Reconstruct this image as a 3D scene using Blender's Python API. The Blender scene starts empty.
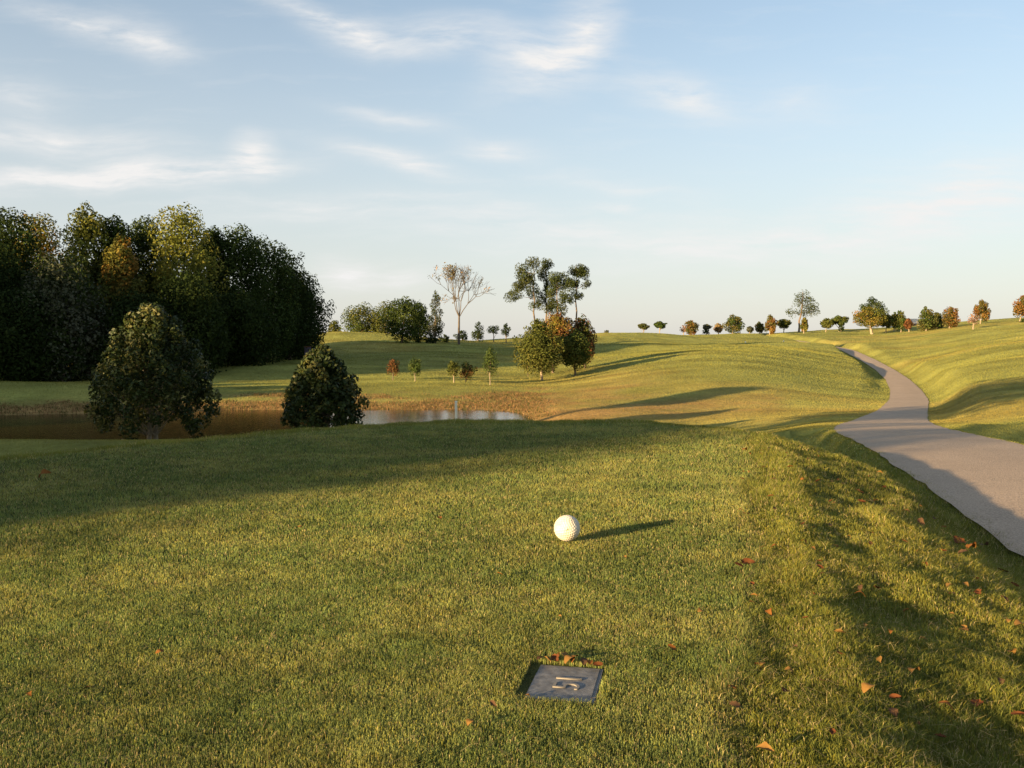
import bpy, math, random
import numpy as np
rng = np.random.default_rng(7)
random.seed(7)
R = math.radians
scene = bpy.context.scene
COL = scene.collection

# ------------------------------------------------------------------ camera
F, PITCH, EYE = 887.0, R(2.5), 1.1
cd = bpy.data.cameras.new("camera"); cam = bpy.data.objects.new("camera", cd); COL.objects.link(cam)
cd.sensor_width = 36; cd.lens = 36 * F / 1024; cd.clip_start = 0.05; cd.clip_end = 8000
cam.location = (0, 0, EYE); cam.rotation_euler = (math.pi/2 - PITCH, 0, 0)
scene.camera = cam
cp, sp = math.cos(PITCH), math.sin(PITCH)
def zrow(row, Y):
    v = (384 - np.asarray(row, float)) / F
    return EYE + Y * (-sp + v*cp) / (cp + v*sp)
def xcol(u, Y, row=384):
    v = (384 - row) / F
    return Y * ((u - 512) / F) / (cp + v*sp)
def on_plane(u, row, z=0.0):
    v = (384 - row) / F
    Y = (z - EYE) * (cp + v*sp) / (-sp + v*cp)
    return xcol(u, Y, row), Y

# ------------------------------------------------------------------ noise
def _hash(ix, iy, s):
    h = (ix.astype(np.int64)*374761393 + iy.astype(np.int64)*668265263 + s*1442695041) & 0xffffffff
    h = ((h ^ (h >> 13)) * 1274126177) & 0xffffffff
    return ((h ^ (h >> 16)) & 0xffff) / 65535.0
def vnoise(x, y, s=0):
    ix, iy = np.floor(x), np.floor(y); fx, fy = x-ix, y-iy
    fx = fx*fx*(3-2*fx); fy = fy*fy*(3-2*fy)
    a = _hash(ix, iy, s); b = _hash(ix+1, iy, s); c = _hash(ix, iy+1, s); d = _hash(ix+1, iy+1, s)
    return (a*(1-fx)+b*fx)*(1-fy) + (c*(1-fx)+d*fx)*fy - 0.5
def fbm(x, y, s=0, o=3):
    t = 0; a = 1
    for k in range(o):
        t = t + a*vnoise(x*2**k, y*2**k, s+k*17); a *= .5
    return t
def sstep(a, b, x):
    t = np.clip((x-a)/(b-a), 0, 1); return t*t*(3-2*t)

# ------------------------------------------------------------------ terrain
WATER = -3.6
prof = {
 -500: [(22,'z',-1.2),(30,'z',-1.8),(60,'z',-2.2),(72,'z',-1.9),(88,'z',-2.3),(150,'z',-1.5),(260,'z',-1)],
 0:    [(22,'z',-1.2),(30,'z',-2.3),(35,'z',-3.2),(38,'z',-4.1),(56,'z',-4.2),(59.5,'z',-3.65),(62,'z',-3.15),(68,'z',-2.35),(72,'z',-1.9),(75,'z',-1.95),(88,'z',-2.4),(150,'z',-1.5),(260,'z',-1)],
 100:  [(22,'z',-1.3),(30,'z',-2.1),(35,'z',-3.0),(38,'z',-4.1),(58,'z',-4.2),(61,'z',-3.65),(64,'z',-3.1),(70,'z',-2.45),(74,'z',-2.1),(80,'z',-2.35),(95,'z',-2.3),(150,'z',-1),(260,'z',-1)],
 220:  [(22,'z',-1.3),(30,'z',-2.1),(35,'z',-3.0),(38,'z',-4.1),(60,'z',-4.2),(64.4,'z',-3.65),(68,400),(74,390),(85,380),(97,372),(112,364),(140,352),(200,345),(280,'z',-1)],
 300:  [(22,'z',-1.3),(30,'z',-2.1),(35,'z',-3.0),(38,'z',-4.1),(60,'z',-4.2),(64.6,'z',-3.65),(68,400),(78,388),(88,380),(100,372),(120,361),(140,350),(165,340),(180,337),(240,'z',-1)],
 345:  [(22,'z',-1.3),(30,'z',-2.1),(35,'z',-3.0),(38,'z',-4.1),(60,'z',-4.2),(64.6,'z',-3.65),(68,400),(78,388),(88,380),(100,371),(118,360),(138,347),(155,339),(165,337),(185,'z',1.5),(260,'z',-1)],
 400:  [(22,'z',-1.3),(30,'z',-2.1),(35,'z',-3.0),(38,'z',-4.1),(60,'z',-4.2),(64.6,'z',-3.65),(68.5,400),(77,388),(90,379),(100,370),(115,360),(135,350),(165,341),(185,341),(260,'z',-1)],
 460:  [(22,'z',-1.3),(30,'z',-2.3),(35,'z',-3.2),(38,'z',-4.1),(60,'z',-4.2),(64.6,'z',-3.65),(69,400),(78,387),(90,378),(115,362),(140,351),(160,345),(185,342),(205,342),(280,'z',-.6)],
 515:  [(22,'z',-1.4),(30,'z',-2.4),(35,'z',-3.2),(40,'z',-4.0),(58,'z',-4.0),(62.5,'z',-3.65),(69,400),(80,389),(95,378),(120,362),(150,350),(180,345),(215,341),(300,'z',0)],
 560:  [(22,'z',-1.4),(32,'z',-2.5),(40,'z',-3.3),(50,'z',-3.35),(57,409),(66,401),(80,390),(97,378),(115,365),(145,352),(190,343),(240,336),(320,'z',1.5)],
 640:  [(22,'z',-1.4),(32,'z',-2.4),(42,'z',-3.1),(52,415),(60,405),(68,393),(82,376),(110,360),(150,348),(200,341),(250,334),(340,'z',2)],
 700:  [(22,'z',-1.4),(32,'z',-2.3),(42,'z',-3.0),(52,'z',-3.25),(57,411),(63,397),(70,384),(82,370),(105,355),(140,347),(178,345),(186,344),(205,345),(235,340),(290,334),(380,'z',2)],
 770:  [(22,'z',-1.3),(32,'z',-2.1),(42,'z',-2.8),(50,414),(57,405),(65,393),(80,374),(108,355),(145,346.5),(178,345),(190,344),(210,345),(240,339),(300,331),(400,'z',2)],
 830:  [(22,'z',-1.1),(32,'z',-1.8),(40,419),(56,409),(72,394),(100,375),(150,354),(195,347),(240,339),(300,328),(400,'z',4)],
 900:  [(22,'z',-1.0),(34,421),(54,410),(68,400),(85,390),(108,380),(132,370),(165,356),(205,345),(250,335),(310,326),(400,'z',5)],
 960:  [(16,'z',-.7),(22,'z',-.85),(30,420),(36,412),(46,401),(58,389),(80,374),(110,360),(150,346),(190,336),(250,325),(300,322),(400,'z',6)],
 1024: [(16,'z',-.65),(22,431),(32,413),(46,394),(66,375),(95,356),(130,341),(190,328),(260,319),(320,317),(420,'z',7)],
 1400: [(16,'z',-.6),(22,421),(35,398),(60,369),(90,345),(130,325),(190,311),(300,300),(420,'z',10)],
}
LY = np.linspace(math.log(12), math.log(430), 150)
us = np.arange(-500, 1401, 20.0)
cols = sorted(prof); tab0 = []
for c in cols:
    pr = prof[c]; ys = [p[0] for p in pr]; zs = [p[2] if len(p) == 3 else float(zrow(p[1], p[0])) for p in pr]
    tab0.append(np.interp(np.exp(LY), ys, zs))
tab0 = np.array(tab0)
TAB = np.array([np.interp(us, cols, tab0[:, j]) for j in range(len(LY))]).T      # [u, Y]
def gsm(a, s, ax):
    k = np.exp(-.5*(np.arange(-6, 7)/s)**2); k /= k.sum()
    a = np.moveaxis(a, ax, -1); pad = np.pad(a, [(0, 0), (6, 6)], mode='edge')
    out = sum(k[i]*pad[:, i:i+a.shape[1]] for i in range(13))
    return np.moveaxis(out, -1, ax)
TAB = gsm(gsm(TAB, 1.2, 0), .8, 1)
def far_z(x, y):
    r = np.hypot(x, y); az = np.arctan2(x, y)
    azc = np.clip(az, math.atan(-1012/F), math.atan(888/F))
    Yf = np.maximum(r*np.cos(azc), 1); u = 512 + F*np.tan(azc)*cp
    fu = np.clip((u-us[0])/20, 0, len(us)-1.001); fy = np.clip((np.log(Yf)-LY[0])/(LY[1]-LY[0]), 0, len(LY)-1.001)
    iu = fu.astype(int); iy = fy.astype(int); a = fu-iu; b = fy-iy
    z = (TAB[iu, iy]*(1-a)+TAB[iu+1, iy]*a)*(1-b) + (TAB[iu, iy+1]*(1-a)+TAB[iu+1, iy+1]*a)*b
    z = z - np.clip(Yf-430, 0, 400)*.03
    return z, Yf
_px = [(-60,-11),(-20,-1.2),(2,4.1),(6.4,5.2),(20.6,8.9),(27,11.4),(36,15.4),(55,24.3),(68,30.5),(85,37.8),(108,47),(135,56.8),(160,64.2),(195,73.6),(215,76.5),(240,78),(300,78)]
_pz = [(-60,-.3),(6.5,-.46),(12,-.52),(16,-.65),(21,-.92),(27,-1.33),(36,-1.95),(55,-2.92),(68,-3.1),(85,-3.2),(108,-3.1),(135,-2.67),(160,-1.6),(195,0),(215,.87),(240,2.0),(300,5.2)]
_yy = np.arange(-60, 300, 1.0)
def _smooth(v):
    k = np.exp(-.5*(np.arange(-5, 6)/2.0)**2); k /= k.sum()
    p = np.pad(v, 5, mode='reflect', reflect_type='odd'); return np.convolve(p, k, 'valid')
PX = _smooth(np.interp(_yy, [p[0] for p in _px], [p[1] for p in _px]))
PZ = _smooth(np.interp(_yy, [p[0] for p in _pz], [p[1] for p in _pz]))
PDX = np.gradient(PX)
def path_d(x, y):
    c = np.interp(y, _yy, PX); d = np.interp(y, _yy, PDX)
    return (x-c)/np.sqrt(1+d*d)
PHW = 1.38
def tee_s(x, y):
    """signed distance-like values: beyond the right edge, beyond the far edge"""
    wob = .05*np.sin(y*1.7)+.03*np.sin(y*4.1+1)
    sR = (x - (0.60 + (y-2.26)*.262) - wob)*.967
    yf = np.interp(x, [-14,-8,-6.2,-5,-4,-2.5,-.9,1.9,3,4], [2.6,5.0,6.8,8.2,9.7,11.4,12.5,12.5,11.2,8.6])
    return sR, y-yf
MOUNDS = [(345,166,.9,9),(392,172,.6,7),(435,150,.5,7),(560,205,.8,10),(620,225,.9,9),(665,235,.8,10),(600,150,.8,8),(640,165,.6,7),(735,182,.5,7),(800,186,.5,7),(500,120,.5,8),(250,100,.5,8),(960,120,.8,12),(1000,85,.6,9),(905,200,.7,10)]
def height(x, y):
    x = np.asarray(x, float); y = np.asarray(y, float)
    sR, sF = tee_s(x, y)
    p = np.maximum(sR, 0); q = np.maximum(sF, 0)
    zr = -(.11*np.minimum(p, .4) + .185*np.maximum(p-.4, 0)); zr = np.maximum(zr, -.66)
    zr = zr + .035*sstep(.05, .35, p)*(1-sstep(1.0, 2.0, p))
    q2 = q + np.maximum(-x-3, 0)*0
    zf = -(.04*q2 + .15*np.maximum(q2-.9, 0)); zf = np.maximum(zf, -2.2)
    z = zr + zf
    rough = sstep(0, .5, np.maximum(p, q))
    z = z + rough*(fbm(x*3.0-y*.5, y*1.4, 5, 3)*.046*(1-.75*sstep(0, .4, q)) + fbm(x*3.6, y*2.6, 9, 2)*.04)
    z = z + fbm(x*.35, y*.35, 3, 2)*.02 + (1-rough)*fbm(x*4, y*4, 13, 2)*.006
    fz, Yf = far_z(x, y)
    fz = fz + fbm(x*.045, y*.045, 21, 3)*np.clip((Yf-60)/100, 0, 1)*.8 + fbm(x*.4, y*.4, 31, 3)*.05
    for (bu, bY, bh, br) in MOUNDS:
        bx = xcol(bu, bY); fz = fz + bh*np.exp(-(((x-bx)/(br*1.5))**2+((y-bY)/br)**2))
    az = np.abs(np.arctan2(x, y))
    w = sstep(14, 24, Yf)*(1-sstep(1.1, 1.75, az))
    back = sstep(1.1, 1.75, az)
    z = z*(1-w) + fz*w
    z = z*(1-back) + back*np.maximum(z, -.6)
    d = np.abs(path_d(x, y)); pz = np.interp(y, _yy, PZ)
    wp = (1-sstep(PHW+.05, PHW+np.where(y < 24, .75, 3.0), d))*(y < 299)*(y > -59)
    return z*(1-wp) + (pz-np.where(y < 35, .014, .03))*wp

# ground colours (linear albedo), shared by the soil sheet and the blades
def gcol(x, y):
    sR, sF = tee_s(x, y); s = np.maximum(sR, sF)
    tee = (1-sstep(0, .12, s))[:, None]
    r = np.hypot(x, y)
    n1 = (fbm(x*.8, y*.8, 41, 3)*.9+.5)[:, None]; n2 = (fbm(x*.05, y*.05, 43, 4)*1.1+.5)[:, None]
    n3 = (fbm(x*.13+4, y*.35, 47, 4)*1.2+.5)[:, None]
    g1 = (fbm(x*14, y*14, 91, 2)+.0)[:, None]; n4 = (fbm(x*2.6, y*2.6, 93, 3)*1.3+.35)[:, None].clip(0, 1)
    teec = (np.array([.158, .202, .062])*(1-n1*.25) + np.array([.11, .075, .025])*n4*.8)*(1+.5*g1)
    rough = np.array([.185, .205, .046])*(.80+.4*n1)*(1+.4*g1) + np.array([.09, .05, .012])*np.clip(n1-.55, 0, 1)*1.3
    near = teec*tee + rough*(1-tee)
    fair = np.array([.228, .232, .060])*(.80+.4*n3) + np.array([.13, .055, .016])*np.clip(n2-.45, 0, 1)*1.1
    wf = sstep(14, 30, r)[:, None]
    c = near*(1-wf) + fair*wf
    # bank of dry grass and clay round the pond
    z = height(x, y)
    u = 512+F*x/np.maximum(y, 1)
    front = (y > 15)
    lim = .28 + .45*fbm(x*.35, y*.35, 51, 3)
    bank = (1-sstep(lim, lim+.6, z-WATER))*front*(1-sstep(585, 640, u))*(y > 50)
    # the dry clay band below the right hill
    bc = np.exp(-((y-(55+(u-560)*.02))/6.0)**2)*sstep(500, 580, u)*(1-sstep(770, 800, u))*(.75+.8*fbm(x*.25, y*.5, 53, 3))
    bc = np.maximum(bc, .8*np.exp(-((u-610)/60)**2 - ((y-72)/16.)**2)*(.6+1.2*fbm(x*.2, y*.2, 55, 3)))
    bk = np.clip(np.maximum(bank, bc), 0, 1)[:, None]
    dry = np.array([.30, .170, .070])*(.75+.5*n1)
    c = c*(1-bk*.75) + dry*bk*.75
    return c, bk[:, 0]

# ------------------------------------------------------------------ mesh + material helpers
def mesh_np(name, V, Fc, colors=None, smooth=False, parent=None, mat=None, uv=None, link=True):
    me = bpy.data.meshes.new(name); V = np.asarray(V, np.float32); Fc = np.asarray(Fc, np.int32)
    n, k = Fc.shape
    me.vertices.add(len(V)); me.vertices.foreach_set('co', V.ravel())
    me.loops.add(n*k); me.loops.foreach_set('vertex_index', Fc.ravel())
    me.polygons.add(n); me.polygons.foreach_set('loop_start', np.arange(0, n*k, k, dtype=np.int32))
    me.polygons.foreach_set('use_smooth', np.full(n, smooth))
    me.update(calc_edges=True)
    if colors is not None:
        at = me.color_attributes.new('Col', 'FLOAT_COLOR', 'POINT')
        c4 = np.ones((len(V), 4), np.float32); c4[:, :3] = colors; at.data.foreach_set('color', c4.ravel())
    if mat: me.materials.append(mat)
    o = bpy.data.objects.new(name, me)
    if link: COL.objects.link(o)
    if parent: o.parent = parent
    return o
def tag(o, label=None, cat=None, group=None, kind=None):
    if label: o['label'] = label
    if cat: o['category'] = cat
    if group: o['group'] = group
    if kind: o['kind'] = kind
    return o
def empty(name, loc, rz=0):
    o = bpy.data.objects.new(name, None); COL.objects.link(o); o.location = loc; o.rotation_euler = (0, 0, rz); o.empty_display_size = .2
    return o
class MB:
    """gathers pieces (verts, quads) in one mesh"""
    def __init__(s): s.V = []; s.F = []; s.n = 0
    def add(s, V, Fc):
        V = np.asarray(V, float); Fc = np.asarray(Fc, int); s.V.append(V); s.F.append(Fc+s.n); s.n += len(V)
    def box(s, c, d, rz=0, taper=1.0):
        x, y, z = [q/2 for q in d]
        v = np.array([(-x,-y,-z),(x,-y,-z),(x,y,-z),(-x,y,-z),(-x*taper,-y*taper,z),(x*taper,-y*taper,z),(x*taper,y*taper,z),(-x*taper,y*taper,z)])
        cs, sn = math.cos(rz), math.sin(rz); v = np.c_[v[:,0]*cs-v[:,1]*sn, v[:,0]*sn+v[:,1]*cs, v[:,2]]+np.array(c)
        s.add(v, [(0,3,2,1),(4,5,6,7),(0,1,5,4),(1,2,6,5),(2,3,7,6),(3,0,4,7)])
    def tube(s, P, Rr, n=6):
        P = np.asarray(P, float); m = len(P)
        T = np.gradient(P, axis=0); T /= np.linalg.norm(T, axis=1)[:, None]+1e-9
        ref = np.array([.31, .95, .05]); A = np.cross(T, ref); A /= np.linalg.norm(A, axis=1)[:, None]+1e-9; B = np.cross(T, A)
        th = np.arange(n)*2*math.pi/n
        V = (P[:, None] + np.asarray(Rr)[:, None, None]*(np.cos(th)[None, :, None]*A[:, None]+np.sin(th)[None, :, None]*B[:, None])).reshape(-1, 3)
        Fc = [(i*n+j, i*n+(j+1) % n, (i+1)*n+(j+1) % n, (i+1)*n+j) for i in range(m-1) for j in range(n)]
        s.add(V, Fc)
    def build(s, name, mat, parent=None, smooth=False, colors=None):
        return mesh_np(name, np.concatenate(s.V), np.concatenate(s.F), colors, smooth, parent, mat)

def new_mat(name):
    m = bpy.data.materials.new(name); m.use_nodes = True; nt = m.node_tree; nt.nodes.clear()
    out = nt.nodes.new('ShaderNodeOutputMaterial'); return m, nt, out
def N(nt, t, **kw):
    n = nt.nodes.new(t)
    for k, v in kw.items():
        if k in n.inputs: n.inputs[k].default_value = v
        else: setattr(n, k, v)
    return n
def simple_mat(name, col, rough=.8, noise=0.25, scale=8, bump=0, spec=.3, col2=None):
    m, nt, out = new_mat(name); L = nt.links.new
    b = N(nt, 'ShaderNodeBsdfPrincipled'); b.inputs['Roughness'].default_value = rough; b.inputs['Specular IOR Level'].default_value = spec
    tc = N(nt, 'ShaderNodeTexCoord'); nz = N(nt, 'ShaderNodeTexNoise'); nz.inputs['Scale'].default_value = scale; nz.inputs['Detail'].default_value = 6
    L(tc.outputs['Object'], nz.inputs['Vector'])
    mx = N(nt, 'ShaderNodeMix', data_type='RGBA')
    c2 = col2 or [c*(1-noise) for c in col]
    mx.inputs[6].default_value = (*[c*(1+noise*.5) for c in col], 1); mx.inputs[7].default_value = (*c2, 1)
    L(nz.outputs['Fac'], mx.inputs[0]); L(mx.outputs[2], b.inputs['Base Color'])
    if bump:
        bp = N(nt, 'ShaderNodeBump'); bp.inputs['Strength'].default_value = 1; bp.inputs['Distance'].default_value = bump
        L(nz.outputs['Fac'], bp.inputs['Height']); L(bp.outputs[0], b.inputs['Normal'])
    L(b.outputs[0], out.inputs[0]); return m
def leaf_mat(name, transl=.3, rough=.55, spec=.25):
    m, nt, out = new_mat(name); L = nt.links.new
    at = N(nt, 'ShaderNodeAttribute'); at.attribute_name = 'Col'
    b = N(nt, 'ShaderNodeBsdfPrincipled'); b.inputs['Roughness'].default_value = rough; b.inputs['Specular IOR Level'].default_value = spec
    t = N(nt, 'ShaderNodeBsdfTranslucent'); mx = N(nt, 'ShaderNodeMixShader'); mx.inputs[0].default_value = transl
    L(at.outputs['Color'], b.inputs['Base Color']); L(at.outputs['Color'], t.inputs['Color'])
    L(b.outputs[0], mx.inputs[1]); L(t.outputs[0], mx.inputs[2]); L(mx.outputs[0], out.inputs[0]); return m
M_leaf = leaf_mat('foliage', .30, .7, .06)
M_mag = leaf_mat('glossy_foliage', .10, .5, .15)
M_grass = leaf_mat('grass_blades', .42, .8, .05)
M_bark = simple_mat('bark', (.16, .12, .085), .9, .5, 9, .02)
M_barkpale = simple_mat('pale_bark', (.30, .24, .17), .9, .4, 9, .01)

# ------------------------------------------------------------------ ground sheet
def build_ground():
    m, nt, out = new_mat('turf_ground'); L = nt.links.new
    at = N(nt, 'ShaderNodeAttribute'); at.attribute_name = 'Col'
    b = N(nt, 'ShaderNodeBsdfPrincipled'); b.inputs['Roughness'].default_value = .95; b.inputs['Specular IOR Level'].default_value = .05
    geo = N(nt, 'ShaderNodeNewGeometry')
    n1 = N(nt, 'ShaderNodeTexNoise'); n1.inputs['Scale'].default_value = 3.5; n1.inputs['Detail'].default_value = 8; n1.inputs['Roughness'].default_value = .7
    n2 = N(nt, 'ShaderNodeTexNoise'); n2.inputs['Scale'].default_value = .35; n2.inputs['Detail'].default_value = 6
    mp = N(nt, 'ShaderNodeMapping'); mp.inputs['Scale'].default_value = (1, .55, 1)
    L(geo.outputs['Position'], mp.inputs[0]); L(mp.outputs[0], n1.inputs['Vector']); L(mp.outputs[0], n2.inputs['Vector'])
    r1 = N(nt, 'ShaderNodeMapRange'); r1.inputs[1].default_value = .3; r1.inputs[2].default_value = .7; r1.inputs[3].default_value = .72; r1.inputs[4].default_value = 1.28
    r2 = N(nt, 'ShaderNodeMapRange'); r2.inputs[1].default_value = .3; r2.inputs[2].default_value = .7; r2.inputs[3].default_value = .84; r2.inputs[4].default_value = 1.16
    L(n1.outputs['Fac'], r1.inputs[0]); L(n2.outputs['Fac'], r2.inputs[0])
    mu = N(nt, 'ShaderNodeMath', operation='MULTIPLY'); L(r1.outputs[0], mu.inputs[0]); L(r2.outputs[0], mu.inputs[1])
    vm = N(nt, 'ShaderNodeVectorMath', operation='SCALE'); L(at.outputs['Color'], vm.inputs[0]); L(mu.outputs[0], vm.inputs['Scale'])
    L(vm.outputs[0], b.inputs['Base Color'])
    bp = N(nt, 'ShaderNodeBump'); bp.inputs['Strength'].default_value = 1; bp.inputs['Distance'].default_value = .10
    L(n1.outputs['Fac'], bp.inputs['Height']); L(bp.outputs[0], b.inputs['Normal'])
    L(b.outputs[0], out.inputs[0])
    az = np.concatenate([np.arange(-180, -36, 1.5), np.arange(-36, 36, .11), np.arange(36, 180, 1.5)])
    rr = [.0, .3, .6, 1.0, 1.4]; r = 1.6
    while r < 450: rr.append(r); r *= 1.012 if r < 320 else 1.05
    rr += [520, 700, 1000, 1600, 2800]
    rr = np.array(rr); A, Q = np.meshgrid(np.radians(az), rr, indexing='ij')
    x = (Q*np.sin(A)).ravel(); y = (Q*np.cos(A)).ravel()
    z = height(x, y) - .014*(1-sstep(14, 30, np.hypot(x, y)))
    c, bk = gcol(x, y)
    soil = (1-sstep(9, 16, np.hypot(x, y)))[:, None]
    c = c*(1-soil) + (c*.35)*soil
    na, nr = len(az), len(rr)
    i, j = np.meshgrid(np.arange(na), np.arange(nr-1), indexing='ij'); i2 = (i+1) % na
    Fc = np.stack([i*nr+j, i*nr+j+1, i2*nr+j+1, i2*nr+j], -1).reshape(-1, 4)
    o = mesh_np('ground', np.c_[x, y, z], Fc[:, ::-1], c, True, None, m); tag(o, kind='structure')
build_ground()

def strip(name, hw, lift, mat, y0=-30, y1=262):
    ys = np.concatenate([np.arange(y0, 60, .35), np.arange(60, y1, 1.0)])
    cx = np.interp(ys, _yy, PX); d = np.interp(ys, _yy, PDX); ln = np.sqrt(1+d*d); nx, ny = 1/ln, -d/ln
    offs = np.linspace(-hw, hw, 7); V = []
    for k, o in enumerate(offs):
        e = (.07*fbm(ys*2.5, ys*0+k, 61, 4) if abs(o) > hw*.9 else 0)
        px = cx+nx*(o+e); py = ys+ny*(o+e)
        pz = np.interp(py, _yy, PZ) + lift + .02*(1-(o/hw)**2) + np.clip((ys-60)/1500, 0, .08)
        V.append(np.c_[px, py, pz])
    V = np.stack(V, 1).reshape(-1, 3); n = len(ys)
    Fc = [(i*7+j, i*7+j+1, (i+1)*7+j+1, (i+1)*7+j) for i in range(n-1) for j in range(6)]
    return mesh_np(name, V, Fc, None, True, None, mat)
def path_mat():
    m, nt, out = new_mat('path_asphalt'); L = nt.links.new
    b = N(nt, 'ShaderNodeBsdfPrincipled'); b.inputs['Roughness'].default_value = .9; b.inputs['Specular IOR Level'].default_value = .2
    g = N(nt, 'ShaderNodeNewGeometry')
    n1 = N(nt, 'ShaderNodeTexNoise'); n1.inputs['Scale'].default_value = 60; n1.inputs['Detail'].default_value = 6
    n2 = N(nt, 'ShaderNodeTexNoise'); n2.inputs['Scale'].default_value = .8; n2.inputs['Detail'].default_value = 6
    vo = N(nt, 'ShaderNodeTexVoronoi'); vo.inputs['Scale'].default_value = 55
    for n in (n1, n2, vo): L(g.outputs['Position'], n.inputs['Vector'])
    mx = N(nt, 'ShaderNodeMix', data_type='RGBA'); mx.inputs[6].default_value = (.31, .235, .17, 1); mx.inputs[7].default_value = (.47, .36, .26, 1)
    L(n2.outputs['Fac'], mx.inputs[0])
    cr = N(nt, 'ShaderNodeMapRange'); cr.inputs[1].default_value = .3; cr.inputs[2].default_value = .7; cr.inputs[3].default_value = .6; cr.inputs[4].default_value = 1.35
    L(n1.outputs['Fac'], cr.inputs[0])
    vm = N(nt, 'ShaderNodeVectorMath', operation='SCALE'); L(mx.outputs[2], vm.inputs[0]); L(cr.outputs[0], vm.inputs['Scale']); L(vm.outputs[0], b.inputs['Base Color'])
    bp = N(nt, 'ShaderNodeBump'); bp.inputs['Distance'].default_value = .004; L(vo.outputs['Distance'], bp.inputs['Height']); L(bp.outputs[0], b.inputs['Normal'])
    L(b.outputs[0], out.inputs[0]); return m
tag(strip('cart_path', PHW, .0, path_mat()), kind='structure')

def build_water():
    m, nt, out = new_mat('pond_water'); L = nt.links.new
    b = N(nt, 'ShaderNodeBsdfPrincipled'); b.inputs['Base Color'].default_value = (.035, .026, .010, 1); b.inputs['Roughness'].default_value = .06; b.inputs['IOR'].default_value = 1.33
    g = N(nt, 'ShaderNodeNewGeometry'); mp = N(nt, 'ShaderNodeMapping'); mp.inputs['Scale'].default_value = (1, 2.2, 1)
    n = N(nt, 'ShaderNodeTexNoise'); n.inputs['Scale'].default_value = 2.2; n.inputs['Detail'].default_value = 4
    bp = N(nt, 'ShaderNodeBump'); bp.inputs['Distance'].default_value = .010
    L(g.outputs['Position'], mp.inputs[0]); L(mp.outputs[0], n.inputs['Vector']); L(n.outputs['Fac'], bp.inputs['Height']); L(bp.outputs[0], b.inputs['Normal']); L(b.outputs[0], out.inputs[0])
    xs = np.linspace(-80, 9, 24); ysm = np.linspace(34, 70, 12); X, Y = np.meshgrid(xs, ysm, indexing='ij')
    V = np.c_[X.ravel(), Y.ravel(), np.full(X.size, WATER)]
    Fc = [(i*12+j, (i+1)*12+j, (i+1)*12+j+1, i*12+j+1) for i in range(23) for j in range(11)]
    tag(mesh_np('pond_water', V, Fc, None, True, None, m), kind='structure')
build_water()

# ------------------------------------------------------------------ yardage plate footprint
pc = [np.array(on_plane(*q, 0.0)) for q in ((540,662),(601,669),(598,701),(524,698))]
pcen = sum(pc)/4
ax = ((pc[1]-pc[0])+(pc[2]-pc[3]))/2; pw = np.linalg.norm(ax); ax /= pw
ay = np.array([-ax[1], ax[0]]); ph = (np.dot(pc[0]-pc[3], ay)+np.dot(pc[1]-pc[2], ay))/2
BALL = np.array(on_plane(567, 540.5))

# ------------------------------------------------------------------ grass blades
def blades(name, x, y, w, h, lean, col, segs, root=.014, zoff=0, mat=None):
    n = len(x); z = height(x, y) + zoff
    a = rng.uniform(0, 2*math.pi, n); ux, uy = np.cos(a)*w/2, np.sin(a)*w/2
    la = rng.uniform(0, 2*math.pi, n); lx, ly = np.cos(la)*lean*h, np.sin(la)*lean*h
    b0 = np.c_[x-ux, y-uy, z-root]; b1 = np.c_[x+ux, y+uy, z-root]; t = np.c_[x+lx, y+ly, z+h]
    if segs == 1:
        V = np.stack([b0, b1, t], 1).reshape(-1, 3); Fc = np.arange(3*n).reshape(n, 3); c = np.repeat(col, 3, 0)
    else:
        mx, my, mz = x+lx*.33, y+ly*.33, z+h*.62
        m0 = np.c_[mx-ux*.8, my-uy*.8, mz]; m1 = np.c_[mx+ux*.8, my+uy*.8, mz]
        V = np.stack([b0, b1, m0, m1, t], 1).reshape(-1, 3); k = np.arange(n)[:, None]*5
        Fc = np.concatenate([k+np.array([0, 1, 3]), k+np.array([0, 3, 2]), k+np.array([2, 3, 4])]); c = np.repeat(col, 5, 0)
    return mesh_np(name, V, Fc, c, False, None, mat or M_grass)
def blade_cols(x, y, straw, tone=1.0, var=1.0):
    c, bk = gcol(x, y); n = len(x)
    c = c*(1+var*rng.uniform(-.22, .24, (n, 1)))*tone
    k = rng.random(n); cl = fbm(x*5, y*5, 71, 2)+.5
    s = k < straw*(.3+1.4*cl)
    c[s] = np.array([.50, .40, .18])*rng.uniform(.6, 1.25, (s.sum(), 1))
    yl = (k > 1-.2*var); c[yl] = c[yl]*np.array([1.35, 1.12, .7])
    return c
def sample(rho0, r0, r1, half, rs):
    """points in a wedge ahead of the camera; density falls as 1/r^2 past rs"""
    tot = []
    A1 = rho0*half*(min(rs, r1)**2-min(r0, rs)**2) if r0 < rs else 0
    if A1 > 0:
        n = int(A1); q = rng.random(n); rr = np.sqrt(r0**2+q*(min(rs, r1)**2-r0**2)); tot.append(rr)
    if r1 > rs:
        a = max(r0, rs); n = int(rho0*rs*rs*2*half*math.log(r1/a)); tot.append(a*(r1/a)**rng.random(n))
    r = np.concatenate(tot); a = rng.uniform(-half, half, len(r)); return r*np.sin(a), r*np.cos(a), r
def off_plate(x, y):
    d = np.c_[x, y]-pcen; a = d@ax; b = d@ay
    inp = (np.abs(a) < pw/2+.004) & (np.abs(b) < ph/2+.004)
    gap = (a < -pw/2) & (a > -pw/2-.03) & (np.abs(b) < ph/2+.01)
    ball = np.hypot(x-BALL[0], y-BALL[1]) < .018
    return ~(inp | gap | ball)
def on_soil(x, y):
    return (np.abs(path_d(x, y)) > PHW-.10+.16*fbm(x*2.5, y*2.5, 66, 3))
x, y, r = sample(44000, 1.75, 24, .60, 3.0)
k = off_plate(x, y) & on_soil(x, y); x, y, r = x[k], y[k], r[k]
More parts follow.
